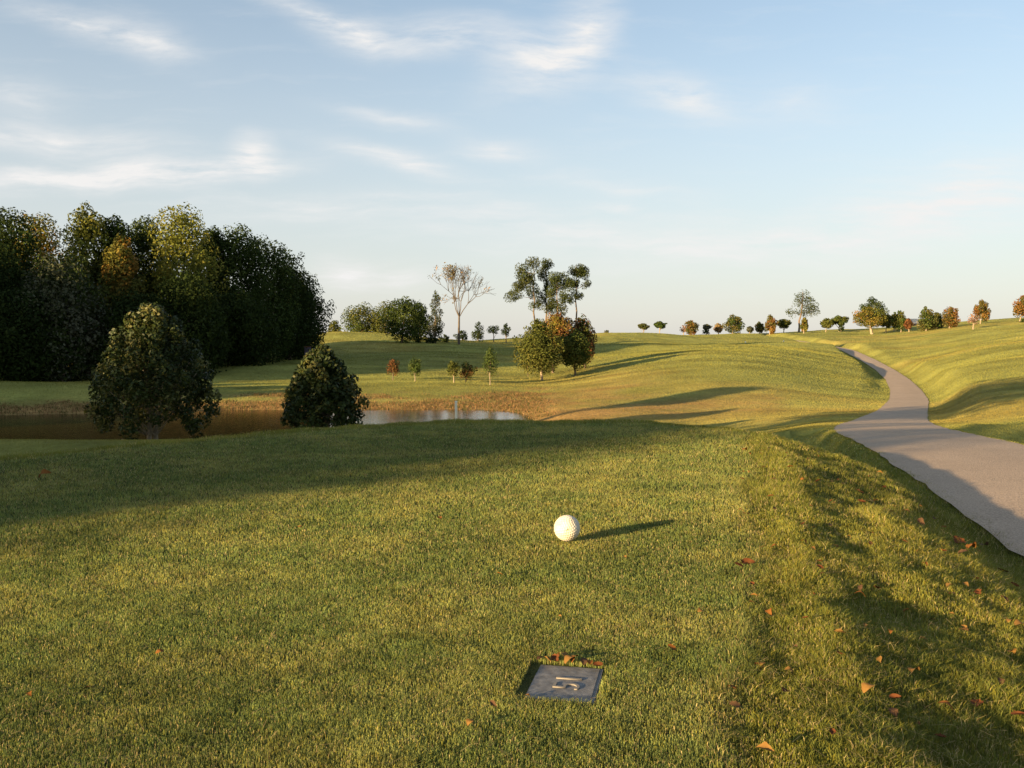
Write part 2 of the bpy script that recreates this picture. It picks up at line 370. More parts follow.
sR, sF = tee_s(x, y); s = np.maximum(sR, sF)
tee = s < rng.normal(0.0, .04, len(s))
patch = fbm(x*1.6, y*1.6, 81, 3); clump = fbm(x*11, y*11, 83, 2)
def do(mask, name, label, h0, hv, w0, straw, tone, flop=1.0):
    X, Y, Rr = x[mask], y[mask], r[mask]
    h = (h0 + hv*rng.random(len(X))**2)*np.clip(.95+.9*patch[mask]+1.0*clump[mask], .35, 2.2); h = np.maximum(h, Rr*.0008)
    w = np.maximum(w0, Rr*.00055)*rng.uniform(.7, 1.3, len(X))
    c = blade_cols(X, Y, straw, tone)
    nr = Rr < 6.5
    for sel, sg, nm in ((nr, 2, name), (~nr, 1, name)):
        o = blades(nm, X[sel], Y[sel], w[sel], h[sel], rng.uniform(.3, 1.2, sel.sum())*flop, c[sel], sg)
        tag(o, label, 'grass', kind='stuff')
do(tee, 'tee_grass', 'short mown olive green turf covering the flat tee', .0035, .0045, .0016, .08, 1.22, 2.1)
do(~tee, 'rough_grass', 'longer rough grass on the bank between tee and path', .013, .019, .0019, .10, .95, 1.2)
# straw clippings lying on the turf
xs_, ys_, rs_ = sample(260, 1.75, 14, .58, 3.0); k = off_plate(xs_, ys_) & on_soil(xs_, ys_); xs_, ys_, rs_ = xs_[k], ys_[k], rs_[k]
n = len(xs_); sR, sF = tee_s(xs_, ys_); rg = np.maximum(sR, sF) > 0
a = rng.uniform(0, 6.28, n); ln = rng.uniform(.012, .045, n)*(1+.8*rg); zz = height(xs_, ys_)+np.where(rg, .024, .013)+rng.uniform(0, .006, n); ww = np.maximum(.0014, rs_*.0004)
dx, dy = np.cos(a)*ln/2, np.sin(a)*ln/2; qx, qy = -np.sin(a)*ww/2, np.cos(a)*ww/2; tl = rng.uniform(-.01, .012, n)
V = np.stack([np.c_[xs_-dx-qx, ys_-dy-qy, zz], np.c_[xs_-dx+qx, ys_-dy+qy, zz], np.c_[xs_+dx+qx, ys_+dy+qy, zz+tl], np.c_[xs_+dx-qx, ys_+dy-qy, zz+tl]], 1).reshape(-1, 3)
cc = np.repeat(np.array([.42, .33, .16])*rng.uniform(.5, 1.3, (n, 1)), 4, 0)
tag(mesh_np('straw_clippings', V, np.arange(4*n).reshape(n, 4), cc, False, None, M_grass), 'dry straw coloured grass clippings strewn over the turf', 'clippings', kind='stuff')
# mid distance turf tufts
x, y, r = sample(520, 24, 330, .585, 24)
k = (np.abs(path_d(x, y)) > PHW+.03) & (height(x, y) > WATER+.05); x, y, r = x[k], y[k], r[k]
h = np.clip(r*.0006, .02, .075)*rng.uniform(.5, 1.3, len(x)); w = np.clip(r*.0008, .014, .13)*rng.uniform(.6, 1.4, len(x))
c = blade_cols(x, y, .0, 1.0, .2)
tag(blades('fairway_grass', x, y, w, h, rng.uniform(.2, 1.2, len(x)), c, 1), 'sunlit mown fairway turf rolling away to the skyline', 'grass', kind='stuff')
# tall dry grass on the pond bank
x, y, r = sample(2300, 56, 80, .60, 1e9) if False else sample(8, 56, 84, .585, 1e9)
c, bk = gcol(x, y); zz = height(x, y); k = (bk*(1-sstep(500, 590, 512+F*x/y)) > rng.uniform(.25, .9, len(x))) & (zz > WATER-.03) & (zz < WATER+.95); 
x, y = x[k], y[k]; X = np.concatenate([x+rng.normal(0, .25, len(x)) for _ in range(9)]); Y = np.concatenate([y+rng.normal(0, .25, len(y)) for _ in range(9)])
n = len(X); cc = np.where(rng.random((n, 1)) < .35, np.array([.09, .10, .03]), np.array([.27, .165, .075]))*rng.uniform(.6, 1.3, (n, 1))
tag(blades('bank_grass', X, Y, rng.uniform(.03, .08, n), rng.uniform(.05, .20, n), rng.uniform(.1, .9, n), cc, 1), 'dry brown weeds and grass tufts along the far pond bank', 'weeds', kind='stuff')

# ------------------------------------------------------------------ trees
def rand_dir(n, g):
    v = g.normal(size=(n, 3)); return v/np.linalg.norm(v, axis=1)[:, None]
def leaf_cloud(C, Rad, n, size, cols, g, mat, parent, aspect=.6, shell=.55, out=.6, name='crown', flat=1.0, cl=.25):
    """n leaf quads spread through lobes C with radii Rad (n_lobes x 3)"""
    C = np.asarray(C, float); Rad = np.asarray(Rad, float)
    w = Rad.prod(1)**.72; i = g.choice(len(C), n, p=w/w.sum())
    d = rand_dir(n, g); rr = np.where(g.random(n) < shell, g.uniform(.8, 1.06, n), g.random(n)**.4)
    P = C[i] + d*Rad[i]*rr[:, None]
    nrm = d*out + rand_dir(n, g)*(1-out*.5); nrm /= np.linalg.norm(nrm, axis=1)[:, None]
    t = np.cross(nrm, rand_dir(n, g)); t /= np.linalg.norm(t, axis=1)[:, None]+1e-9; b = np.cross(nrm, t); t[:, 2] *= flat
    s = size*g.uniform(.6, 1.4, n)[:, None]/2
    V = np.stack([P-t*s, P-b*s*aspect, P+t*s, P+b*s*aspect], 1).reshape(-1, 3)
    cols = np.asarray(cols, float); lobc = g.integers(0, len(cols), len(C)); pick = np.where(g.random(n) < .7, lobc[i], g.integers(0, len(cols), n))
    c = cols[pick]*g.uniform(.75, 1.25, (n, 1))*(1+cl*(g.random(len(C))[i]-.5))[:, None]
    return mesh_np(name, V, np.arange(4*n).reshape(n, 4), np.repeat(c, 4, 0), False, parent, mat)
def limb(mb, a, b, r0, r1, g, n=5, wob=.06):
    a = np.asarray(a, float); b = np.asarray(b, float); t = np.linspace(0, 1, n)[:, None]
    L = np.linalg.norm(b-a); P = a*(1-t)+b*t + g.normal(size=(n, 3))*wob*L*(t*(1-t))*2
    P[:, 2] -= (t[:, 0]*(1-t[:, 0]))*L*.12*(1 if b[2] > a[2] else 0)
    mb.tube(P, np.linspace(r0, r1, n), 6); return P
GR = {  # palettes (albedo)
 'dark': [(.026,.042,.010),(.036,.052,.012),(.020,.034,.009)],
 'green': [(.055,.085,.020),(.075,.100,.025),(.045,.070,.018)],
 'olive': [(.085,.100,.022),(.105,.105,.025),(.065,.080,.020)],
 'yellow': [(.16,.17,.030),(.19,.18,.035),(.12,.14,.028)],
 'gold': [(.18,.14,.030),(.15,.14,.028),(.22,.13,.028)],
 'orange': [(.17,.085,.026),(.20,.11,.03),(.11,.09,.022)],
 'rust': [(.13,.060,.025),(.10,.065,.022),(.16,.07,.03)],
 'redgreen': [(.105,.092,.030),(.080,.095,.028),(.11,.10,.03)],
 'grey': [(.085,.095,.060),(.10,.105,.07),(.07,.08,.045)],
 'pine': [(.055,.075,.022),(.075,.085,.028),(.045,.06,.02)],
 'tan': [(.28,.19,.085),(.33,.22,.12),(.20,.15,.06)],
 'pink': [(.30,.20,.15),(.26,.17,.12),(.20,.13,.08)],
}
def fit(u, Y, u0, u1, rt, rb):
    """crown box in metres relative to the tree's base, from where the tree stands and how big it is"""
    X = xcol(u, Y); z0 = float(height(np.array([X]), np.array([Y]))[0])
    return (X, Y, z0-.05), xcol(u0, Y)-X, xcol(u1, Y)-X, float(zrow(rt, Y))-z0, float(zrow(rb, Y))-z0
def broad(name, label, cat, group, loc, x0, x1, zt, zb, pal, seed, nl=3000, leaf=.3, lobes=14, tr=None, cone=.35, stems=1, trunk_base=0, mat=None, bark=None, aspect=.6, pal2=None, depth=None, out=.8, shell=.55, lean=0, rag=0):
    g = np.random.default_rng(seed); root = empty(name, loc); tag(root, label, cat, group)
    cx = (x0+x1)/2; W = (x1-x0)/2; H = (zt-zb)/2; zc = (zt+zb)/2; D = depth or W
    C = []; Rd = []
    for k in range(lobes):
        q = (k+.5)/lobes*2-1; q = np.clip(q+g.uniform(-.15, .15), -.95, .95)
        wid = math.sqrt(max(1-q*q, .02))*(1-cone*(q*.5+.5))*(1 if q > -.4 else 1)
        a = k*2.399963+g.uniform(-.4, .4); rad = wid*g.uniform(.45, .8)
        rl = g.uniform(.26, .42)*(1.25 - .55*(q*.5+.5)*(1 if cone > .2 else .4))
        C.append((cx+W*rad*math.cos(a), D*rad*math.sin(a), zc+H*q*(1-rl*.5)))
        Rd.append((W*rl, D*rl, H*rl*1.05 if H < W*1.6 else W*rl*1.3))
    C.append((cx, 0, zc)); Rd.append((W*.55, D*.55, H*.6)); C.append((cx, 0, zt-H*.35)); Rd.append((W*.3, D*.3, H*.33))
    for k in range(rag):                                  # sprays of foliage that break the outline
        j = int(g.integers(0, lobes)); d = g.normal(size=3); d[2] = abs(d[2])*.9; d /= np.linalg.norm(d); q_ = g.uniform(.9, 1.35); f_ = g.uniform(.28, .5)
        C.append(tuple(np.array(C[j])+d*np.array(Rd[j])*q_)); Rd.append(tuple(np.array(Rd[j])*f_))
    C = np.array(C); Rd = np.array(Rd); over = (C[:, 2]+Rd[:, 2]).max()-zt; C[:, 2] -= max(over, 0)*np.clip((C[:, 2]-zb)/(zt-zb), 0, 1)
    lo = C[:, 0]-Rd[:, 0]; hi = C[:, 0]+Rd[:, 0]; C[:, 0] = (C[:, 0]-cx)*(2*W/(hi.max()-lo.min()))*1.0+cx
    mb = MB(); tr = tr or max(.05, zt*.022)
    for st in range(stems):
        off = (st-(stems-1)/2)*tr*2.6; top = np.array([cx*.7+off*1.2, 0, zc+H*.1])
        P = limb(mb, (off*.6, 0, 0), top, tr*1.25, tr*.5, g, 7, .03)
        mb.tube([(off*.6, 0, -.15), (off*.6, 0, .25*tr*4)], [tr*1.7, tr*1.2], 8)
        for c_ in C[st::stems][:9]:
            j = min(int(g.uniform(2, 6)), 5); limb(mb, P[j], c_, tr*.38, tr*.12, g, 4)
    mb.build('trunk', bark or M_bark, root, True)
    if trunk_base: pass
    leaf_cloud(C, Rd, nl, leaf, GR[pal] + (GR[pal2] if pal2 else []), g, mat or M_leaf, root, aspect, shell, out)
    return root

# --- magnolias behind the tee
def magnolia(label, u, Y, u0, u1, rt, rb, seed, stems, nl, base_z=None):
    loc, x0, x1, zt, zb = fit(u, Y, u0, u1, rt, rb)
    g = np.random.default_rng(seed); root = empty('magnolia_tree', loc); tag(root, label, 'tree', 'dense magnolias behind the tee')
    W = (x1-x0)/2; cx = (x0+x1)/2; C = []; Rd = []
    for k in range(150):
        t = (k+.5)/150; z = zb+(zt-zb)*t**.9
        # egg outline: widest a third of the way up, drawn to a blunt point
        q = (z-zb)/(zt-zb); prof_ = np.interp(q, [0, .1, .25, .4, .6, .8, .93, 1], [.80, .95, 1, .96, .76, .50, .26, .06])
        a = k*2.399963+g.uniform(-.3, .3); rd = prof_*W*g.uniform(.74, .98)*(.93 if k % 7 else 1.03)
        C.append((cx+rd*math.cos(a), rd*math.sin(a), z)); rr = W*g.uniform(.09, .16); Rd.append((rr, rr, rr*1.1))
    for q, w_ in ((.3, .72), (.5, .62), (.7, .4), (.85, .22)):
        C.append((cx, 0, zb+(zt-zb)*q)); Rd.append((W*w_, W*w_, (zt-zb)*.26 if q < .6 else (zt-zb)*.14))
    mb = MB()
    for st in range(stems):
        a = st*2.2+.4; ox, oy = .16*math.cos(a), .12*math.sin(a)
        P = limb(mb, (ox, oy, -.2), (cx+ox*2.6, oy*3, zt*.7), .10, .03, g, 7, .03)
        for c_ in [C[int(i)] for i in g.integers(0, 110, 9)]: limb(mb, P[int(g.integers(1, 5))], c_, .04, .012, g, 5)
    if stems > 1:
        limb(mb, (-.12, -.1, .02), (-.95, -.35, .32), .045, .025, g, 4)
    mb.build('trunk', M_barkpale if stems > 1 else M_bark, root, True)
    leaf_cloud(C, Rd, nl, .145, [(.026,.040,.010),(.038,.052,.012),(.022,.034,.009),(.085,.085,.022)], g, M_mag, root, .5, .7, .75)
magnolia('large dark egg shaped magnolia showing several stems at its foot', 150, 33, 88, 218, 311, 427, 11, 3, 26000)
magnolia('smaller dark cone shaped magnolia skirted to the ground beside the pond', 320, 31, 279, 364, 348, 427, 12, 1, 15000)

# --- the woods on the left: every crown seen on its edge
woods = [ # u, Y, u0, u1, row_top, row_bot, palette, palette2, label
 (-30, 84, -85, 28, 213, 378, 'dark', None, 'leftmost dark tree of the woods, cut by the picture edge'),
 (8, 90, -35, 48, 203, 375, 'dark', 'green', 'dark leafy tree with a ragged top next to the left picture edge'),
 (38, 97, 0, 78, 212, 372, 'olive', 'gold', 'pale olive tree with a rounded thin top near the left end of the woods'),
 (62, 86, 15, 112, 248, 383, 'dark', 'grey', 'low broad grey-green tree in front of the taller left woods'),
 (88, 96, 58, 122, 198, 375, 'yellow', 'olive', 'slender tree with the tallest yellowish pointed top in the woods'),
 (116, 98, 90, 148, 211, 372, 'dark', 'green', 'dark green tree just right of the yellowish pointed one'),
 (122, 93, 98, 146, 232, 375, 'olive', 'gold', 'small tree with a golden tinted tip low between darker crowns'),
 (148, 103, 118, 180, 213, 370, 'green', 'dark', 'dark tree directly left of the bright yellow-green one'),
 (182, 100, 142, 224, 201, 350, 'yellow', None, 'brightest tree of the woods, broad sunlit yellow-green crown'),
 (186, 92, 150, 232, 268, 384, 'dark', None, 'shadowy low tree below the bright yellow-green crown'),
 (213, 106, 190, 242, 224, 368, 'dark', None, 'dark tree right behind the bright yellow-green crown'),
 (240, 108, 206, 274, 221, 370, 'dark', 'green', 'dark pointed tree, second hump from the right in the woods'),
 (268, 114, 232, 304, 233, 368, 'dark', 'green', 'dark round tree near the right end of the woods'),
 (290, 120, 256, 322, 247, 364, 'dark', None, 'dark tree second from the right end of the woods'),
 (306, 126, 272, 331, 265, 358, 'dark', None, 'rightmost dark tree of the woods with a ragged outer edge against the sky'),
 (140, 90, 95, 185, 290, 385, 'dark', None, 'low dark tree at the foot of the woods behind the large magnolia'),
 (238, 101, 200, 278, 290, 378, 'dark', None, 'low dark tree at the foot of the woods above the smaller magnolia'),
 (20, 83, -25, 62, 285, 388, 'dark', None, 'low dark tree at the foot of the woods on the left'),
]
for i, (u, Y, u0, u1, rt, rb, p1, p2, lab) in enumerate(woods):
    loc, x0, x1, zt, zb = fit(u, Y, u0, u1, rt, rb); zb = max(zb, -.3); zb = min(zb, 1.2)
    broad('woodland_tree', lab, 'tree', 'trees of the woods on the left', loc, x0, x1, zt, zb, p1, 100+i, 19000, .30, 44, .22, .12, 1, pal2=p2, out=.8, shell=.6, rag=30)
# trees deeper in and outside the frame, which close the woods and throw the long shadows
protoW = None
def copy_tree(o, loc, s, rz):
    c = o.copy(); COL.objects.link(c); c.location = loc; c.scale = s; c.rotation_euler = (0, 0, rz)
    for ch in o.children:
        d = ch.copy(); COL.objects.link(d); d.parent = c
    return c
def dense(seed, H, W):
    return broad('shade_tree', 'tall leafy tree standing outside the picture on the left', 'tree', 'trees outside the picture on the left', (0, 0, 0), -W, W, H, .1, 'dark', seed, 6000, .6, 34, .25, -.12, 1, out=.3, shell=.3)
sd, sn = np.array([.764, .645]), np.array([-.645, .764])
protos = [dense(301, 10.8, 4.2), dense(302, 10.8, 4.2)]
spots = []
for k, off in enumerate((9.4, 13.5, 18, 22.5, 27.5, 32.3)):
    spots.append((sd*-58+sn*off, (1, 1, [1.13, 1.13, 1.13, 1.13, 1.12, 1.12][k])))
    if k % 2 == 0: spots.append((sd*-64+sn*(off+2.5), (1, 1, 1.12)))
for q in range(4): spots.append((np.array([-68, 55+q*6.0]), (1.15, 1.15, 1.5))); spots.append((np.array([-77, 50+q*6.5]), (1.15, 1.15, 1.6)))
for off in (69.5, 73.5, 77.5, 81.5, 86): spots.append((sd*-11+sn*off, (.62, .62, .70)))
for off in (60, 63.5, 67, 70.5): spots.append((sd*-2+sn*off, (.5, .5, .36)))
for i, (p, s) in enumerate(spots):
    z = float(height(np.array([p[0]]), np.array([p[1]]))[0]) - .1
    if i < 2: o = protos[i]; o.location = (p[0], p[1], z); o.scale = s
    else: o = copy_tree(protos[i % 2], (p[0], p[1], z), s, i*1.3)
for (dd, off, H, zb_, W, sd_) in ((-10, 22, 13.6, 5.2, 6.5, 311), (-10, 40.5, 10.4, 7.0, 1.7, 312)):   # their shadows cross the path and the hill
    p = sd*dd+sn*off
    broad('shade_tree', 'tall leafy tree standing outside the picture on the left', 'tree', 'trees outside the picture on the left', (p[0], p[1], float(height(np.array([p[0]]), np.array([p[1]]))[0])-.1), -W, W, H, zb_, 'dark', sd_, 4500, .5, 26, .3, .1, 1, out=.3, shell=.3)
for i, (X, Y, s) in enumerate([(-66, 92, 1.5), (-60, 104, 1.5), (-55, 115, 1.4), (-70, 80, 1.5), (-50, 127, 1.2), (-44, 134, 1.0), (-74, 100, 1.6)]):
    o = copy_tree(protos[i % 2], (X, Y, float(height(np.array([X]), np.array([Y]))[0])-.1), (1.2, 1.2, s), i*.9)
    o.name = 'woodland_tree'; o['label'] = 'dark tree deeper inside the left woods, mostly hidden by the front ones'; o['group'] = 'inner trees of the left woods'

def T(name, label, group, u, Y, box, pal, seed, nl=1200, leaf=.3, lobes=12, cat='tree', **kw):
    loc, x0, x1, zt, zb = fit(u, Y, *box); zb = max(zb, .02)
    return broad(name, label, cat, group, loc, x0, x1, zt, zb, pal, seed, nl, leaf, lobes, **kw)

# --- grove beyond the shaded fairway
G1 = 'trees of the round grove left of the bare tree'
T('grove_tree', 'small pale green bush-like tree at the left end of the grove', G1, 334, 190, (324, 345, 320, 339), 'olive', 401, 1500, .35)
T('grove_tree', 'sunlit green round tree on the left side of the grove', G1, 366, 186, (338, 386, 302, 341), 'green', 402, 7000, .34, 22, pal2='olive', cone=.15, rag=12)
T('grove_tree', 'olive green tree in the middle of the grove', G1, 384, 184, (366, 408, 299, 341), 'olive', 403, 6500, .34, 22, cone=.15, rag=10)
T('grove_tree', 'tallest dark crown of the grove with a thin single trunk below it', G1, 402, 150, (380, 431, 295, 339), 'dark', 404, 8000, .30, 26, pal2='green', tr=.16, cone=.15, rag=14)
T('grove_tree', 'dark ragged tree on the right side of the grove', G1, 421, 165, (406, 433, 300, 343), 'dark', 405, 4000, .32, 16, rag=8)
T('narrow_tree', 'tall narrow grey-green tree between the grove and the bare tree', None, 435, 160, (427, 446, 288, 343), 'grey', 406, 3000, .26, 26, pal2='dark', cone=.5, out=.3, shell=.3)
G2 = 'dark shrubs under the grove edge'
T('shrub', 'small round dark shrub right of the grove trunk', G2, 419, 158, (414, 423, 336, 346), 'dark', 407, 500, .25, 8, cat='shrub')
T('shrub', 'wide dark shrub at the foot of the narrow grey-green tree', G2, 431, 157, (424, 439, 334, 346), 'dark', 408, 700, .25, 8, cat='shrub')
T('shrub', 'dark shrub left of the bare tree trunk', G2, 446, 165, (440, 451, 334, 344), 'dark', 409, 600, .25, 8, cat='shrub')
T('small_tree', 'low dark spreading tree right beside the bare tree trunk', None, 462, 175, (454, 470, 330, 342), 'dark', 410, 700, .28, 9, cat='tree')
T('small_tree', 'dark egg shaped small tree on the ridge right of the bare tree', None, 478, 180, (471, 486, 321, 342), 'dark', 411, 1100, .28, 12)
T('small_tree', 'dark flat-topped small tree left of the round one on the ridge', None, 494, 182, (486, 501, 325, 334), 'dark', 412, 600, .26, 9, cone=.0, tr=.1)
T('small_tree', 'small round dark tree at the right end of the shaded ridge', None, 506, 182, (500, 512, 323, 336), 'dark', 413, 700, .26, 9, tr=.1)

# --- bare tree
def bare_tree():
    loc, x0, x1, zt, zb = fit(459, 152, 432, 494, 262, 330); g = np.random.default_rng(5)
    root = empty('bare_tree', loc); tag(root, 'tall half bare tree with pale twigs and a few tan leaves', 'tree')
    mb = MB(); tips = []
    def rec(p, d, L, r, lev):
        d = d/np.linalg.norm(d); e = p+d*L; m = (p+e)/2+g.normal(size=3)*L*.06
        mb.tube([p, m, e], [r, r*.85, r*.68], 6 if lev < 2 else 4)
        if lev >= 5: tips.append(e); return
        if lev >= 3: tips.append(e)
        for k in range(3 if lev < 4 else 2):
            nd = d*1.0+g.normal(size=3)*(.42 if lev else .34)+np.array([0, 0, .16]); rec(e, nd, L*g.uniform(.66, .86), r*(.64 if k else .74), lev+1)
    mb.tube([(0, 0, -.2), (0, 0, 2.2), (.05, 0, zt*.34)], [.26, .20, .16], 8)
    top = np.array([.05, 0, zt*.32])
    for d in ((-.38, .2, 1.1), (.0, -.2, 1.3), (.5, .1, .75), (.14, .35, 1.3), (-.2, -.3, 1.1)):
        rec(top, np.array(d, float), zt*.19, .085, 1)
    V = np.concatenate(mb.V); mx = V[:, 2].max(); f = zt/mx
    for v in mb.V: v[:, 2] *= np.where(v[:, 2] > 2, f, 1)
    tips = np.array(tips); tips[:, 2] *= f
    mb.build('trunk', simple_mat('twig_bark', (.105, .088, .07), .9, .3, 4), root, True)
    sel = tips[(tips[:, 0] < -.6) & (g.random(len(tips)) < .5) | (g.random(len(tips)) < .07)]
    leaf_cloud(sel, np.full((len(sel), 3), .45), 900, .26, GR['tan']+GR['gold']+GR['grey'], g, M_leaf, root, .6, .3, .3)
bare_tree()

# --- pines: bare trunk, foliage in flat pads
def pine(label, group, u, Y, rt, pads, base_row=None, seed=0, tr=.16, lean=0, npp=900, leaf=.30):
    loc, x0, x1, zt, zb = fit(u, Y, u-10, u+10, rt, 340); g = np.random.default_rng(seed)
    root = empty('pine_tree', loc); tag(root, label, 'tree', group)
    mb = MB(); H = zt*.96
    P = np.array([(lean*t, 0, H*t) for t in np.linspace(0, 1, 8)])+np.r_[np.zeros((1, 3)), g.normal(size=(7, 3))*[.12, .12, 0]]
    P[0, 2] = -.2; mb.tube(P, np.linspace(tr*1.2, tr*.3, 8), 7)
    C = []; Rd = []
    for (pu, prow, w, h) in pads:                         # pads given as offsets from the trunk
        cx = xcol(pu, Y)-loc[0]; cz = float(zrow(prow, Y))-loc[2]; W = w*Y/F/2*.95; Hh = h*Y/F/2*1.45
        for q in range(7):
            C.append((cx+g.uniform(-.75, .75)*W, g.uniform(-.6, .6)*W, cz+g.uniform(-.8, .8)*Hh)); k_ = g.uniform(.35, .85); Rd.append((W*k_, W*k_, Hh*k_*1.05))
        t = np.clip((cz-.6)/H, .2, .97); limb(mb, (lean*t, 0, H*t-.3), (cx, 0, cz), tr*.35, tr*.1, g, 4)
    mb.build('trunk', M_bark, root, True)
    leaf_cloud(C, Rd, npp*len(pads), leaf, GR['pine'], g, M_leaf, root, .4, .4, .6)
GP = 'tall pines behind the orange trees'
pine('leftmost tall pine with a long pad of needles reaching left', GP, 534, 150, 262, [(524,270,18,11),(533,267,16,10),(521,282,20,9),(518,294,20,9),(531,290,17,11),(536,302,12,9),(527,276,16,8)], seed=21)
pine('narrow tall pine second from the left in the pine group', GP, 546, 154, 259, [(548,265,11,10),(543,275,12,10),(549,286,12,10),(542,297,14,10),(550,306,13,10)], seed=22)
pine('middle pine with a broad dark flat crown', GP, 557, 148, 274, [(558,279,20,9),(566,283,16,9),(554,290,16,10),(562,297,14,10),(556,307,16,11),(568,300,12,7)], seed=23)
pine('rightmost tall pine standing apart with an open top', GP, 576, 156, 262, [(576,268,18,10),(581,276,17,9),(573,283,14,8),(586,284,9,6),(578,294,11,6)], seed=24)
pine('lone tall pine on the right skyline', None, 798, 290, 290, [(803,296,18,8),(797,301,16,8),(809,304,15,9),(791,312,12,6),(803,311,20,8),(812,310,12,7)], seed=25, tr=.3, lean=1.2, npp=380, leaf=.5)

# --- orange and green trees in the middle
G3 = 'autumn tinted trees in front of the pines'
T('maple_tree', 'olive-orange round tree on the left in front of the pines, forked pale trunk', G3, 542, 93, (512, 566, 318, 370), 'olive', 501, 11000, .22, 34, rag=16, bark=M_barkpale, tr=.13, cone=.45)
T('maple_tree', 'orange topped tree rising behind the two round trees', G3, 553, 102, (533, 580, 311, 350), 'rust', 502, 7500, .24, 24, rag=12, pal2='gold', tr=.13)
T('maple_tree', 'dark green low tree on the right below the gold brown crown', G3, 575, 96, (556, 592, 328, 366), 'green', 503, 6500, .22, 22, rag=10, cone=.05, pal2='olive', tr=.1)
T('maple_tree', 'gold brown tree on the right edge of the clump', G3, 585, 104, (566, 597, 314, 362), 'rust', 504, 7500, .24, 24, rag=12, cone=.05, pal2='olive', tr=.1)

# --- shrubs on the slope above the pond
G4 = 'small shrubs and saplings above the pond bank'
T('shrub', 'small round reddish brown shrub above the pond, leftmost of its row', G4, 393, 87, (386, 401, 358, 375), 'rust', 601, 1100, .14, 10, cat='shrub', cone=.1)
T('small_tree', 'little round green tree on a bare earth patch above the pond', G4, 415, 86, (408, 423, 357, 374), 'green', 602, 1300, .14, 10, cone=.1, tr=.04, bark=M_barkpale)
T('small_tree', 'little olive green tree touching the dark brown shrub', G4, 454, 85, (446, 461, 360, 375), 'olive', 603, 1100, .14, 10, cone=.1, tr=.05, bark=M_barkpale)
T('shrub', 'low round dark brown shrub above the pond', G4, 466, 86, (457, 477, 361, 378), 'rust', 604, 1300, .14, 10, cat='shrub', pal2='dark', cone=.1)
T('sapling', 'thin pointed young tree above the pond, rightmost of its row', G4, 490, 84, (480, 501, 345, 374), 'green', 605, 1500, .14, 18, cone=.85, tr=.04, bark=M_barkpale)
T('sapling', 'bare thin sapling left of the forked trunk', G4, 528, 98, (525, 531, 362, 370), 'tan', 606, 60, .12, 4, tr=.03)

# --- trees along the right skyline
G5 = 'trees along the right skyline'
sky = [
 (643, 285, (637,649,323,329), 'grey', 'flat-topped tiny tree, first on the open skyline', 'olive', .0),
 (659, 285, (653,666,321,328), 'green', 'flat-topped tiny tree, second on the open skyline', None, .0),
 (691, 280, (683,698,320,334), 'redgreen', 'small round reddish tree with a bare twiggy left side', 'orange', .2),
 (706, 285, (702,711,324,329), 'grey', 'tiny umbrella shaped tree above a dark bush on the skyline', None, .0),
 (732, 275, (722,744,314,333), 'redgreen', 'reddish green round tree standing alone left of the skyline pine', 'green', .3),
 (759, 285, (754,764,321,332), 'redgreen', 'small thin tree just left of an oval reddish one', None, .2),
 (769, 280, (763,777,314,333), 'redgreen', 'oval reddish tree three trees left of the lone pine', 'orange', .35),
 (783, 285, (776,791,319,328), 'olive', 'small flat green tree left of the lone pine', None, .0),
 (803, 275, (799,808,317,331), 'gold', 'small oval brown tree at the foot of the lone pine', 'olive', .3),
 (825, 280, (819,833,318,328), 'olive', 'left half of a pair of joined flat green trees', None, .0),
 (838, 282, (829,847,315,325), 'olive', 'right half of a pair of joined flat green trees', 'green', .0),
 (870, 285, (855,886,296,324), 'pine', 'dark tall tree rising behind a wide yellow-olive crown', 'dark', .3),
 (871, 262, (850,884,306,326), 'olive', 'wide yellow-olive tree on a thick pale trunk in front of a dark one', 'gold', .1),
 (885, 270, (878,893,314,327), 'olive', 'thin olive tree right of the wide yellow-olive one', None, .2),
 (900, 265, (890,908,310,329), 'green', 'green tree with a pointed top left of the pale house', 'olive', .35),
 (908, 262, (903,912,318,328), 'rust', 'small dark red tree in front of the pale house', None, .2),
 (925, 250, (914,938,306,331), 'redgreen', 'broad reddish green tree right of the pale house', 'green', .4),
 (948, 245, (940,958,306,328), 'orange', 'orange-red tree with a notched top on the right skyline', 'redgreen', .2),
 (979, 250, (971,989,299,320), 'redgreen', 'reddish green tree leaning over a pale pink sapling', 'orange', .3),
 (972, 225, (966,978,313,324), 'pink', 'pale pink nearly bare sapling in front of a reddish green tree', None, .1),
 (1018, 240, (1010,1034,295,317), 'redgreen', 'rightmost reddish tree on the skyline, cut by the picture edge', 'orange', .2),
 (683, 290, (679,688,325,332), 'pink', 'tiny pale twiggy tree touching the small round reddish one', None, .1),
 (718, 290, (713,723,323,332), 'tan', 'thin pale twiggy tree left of the larger lone reddish green tree', None, .1),
 (749, 288, (746,753,326,332), 'grey', 'tiny faint tree alone in the gap left of the skyline pine', None, .1),
 (893, 275, (886,899,314,327), 'grey', 'dull grey-green tree filling the gap left of the pointed green one', 'olive', .2),
 (936, 258, (928,943,312,329), 'olive', 'low green tree tucked behind the broad reddish green one', None, .0),
]
for i, (u, Y, box, pal, lab, p2, cone) in enumerate(sky):
    nl = 260 if pal == 'pink' else int(110*(box[1]-box[0])+500)
    T('skyline_tree', lab, G5, u, Y, box, pal, 700+i, nl, .46, 13, pal2=p2, cone=cone, bark=M_barkpale, tr=.34 if u == 871 else .13, shell=.4, out=.7, rag=9)
T('shrub', 'dark low bush under the tiny umbrella shaped skyline tree', None, 705, 284, (701, 710, 329, 334), 'dark', 760, 300, .4, 7, cat='shrub')
T('shrub', 'tiny grey bush alone at the left end of the open skyline', None, 606, 240, (603, 610, 330, 334), 'grey', 761, 200, .35, 6, cat='shrub')
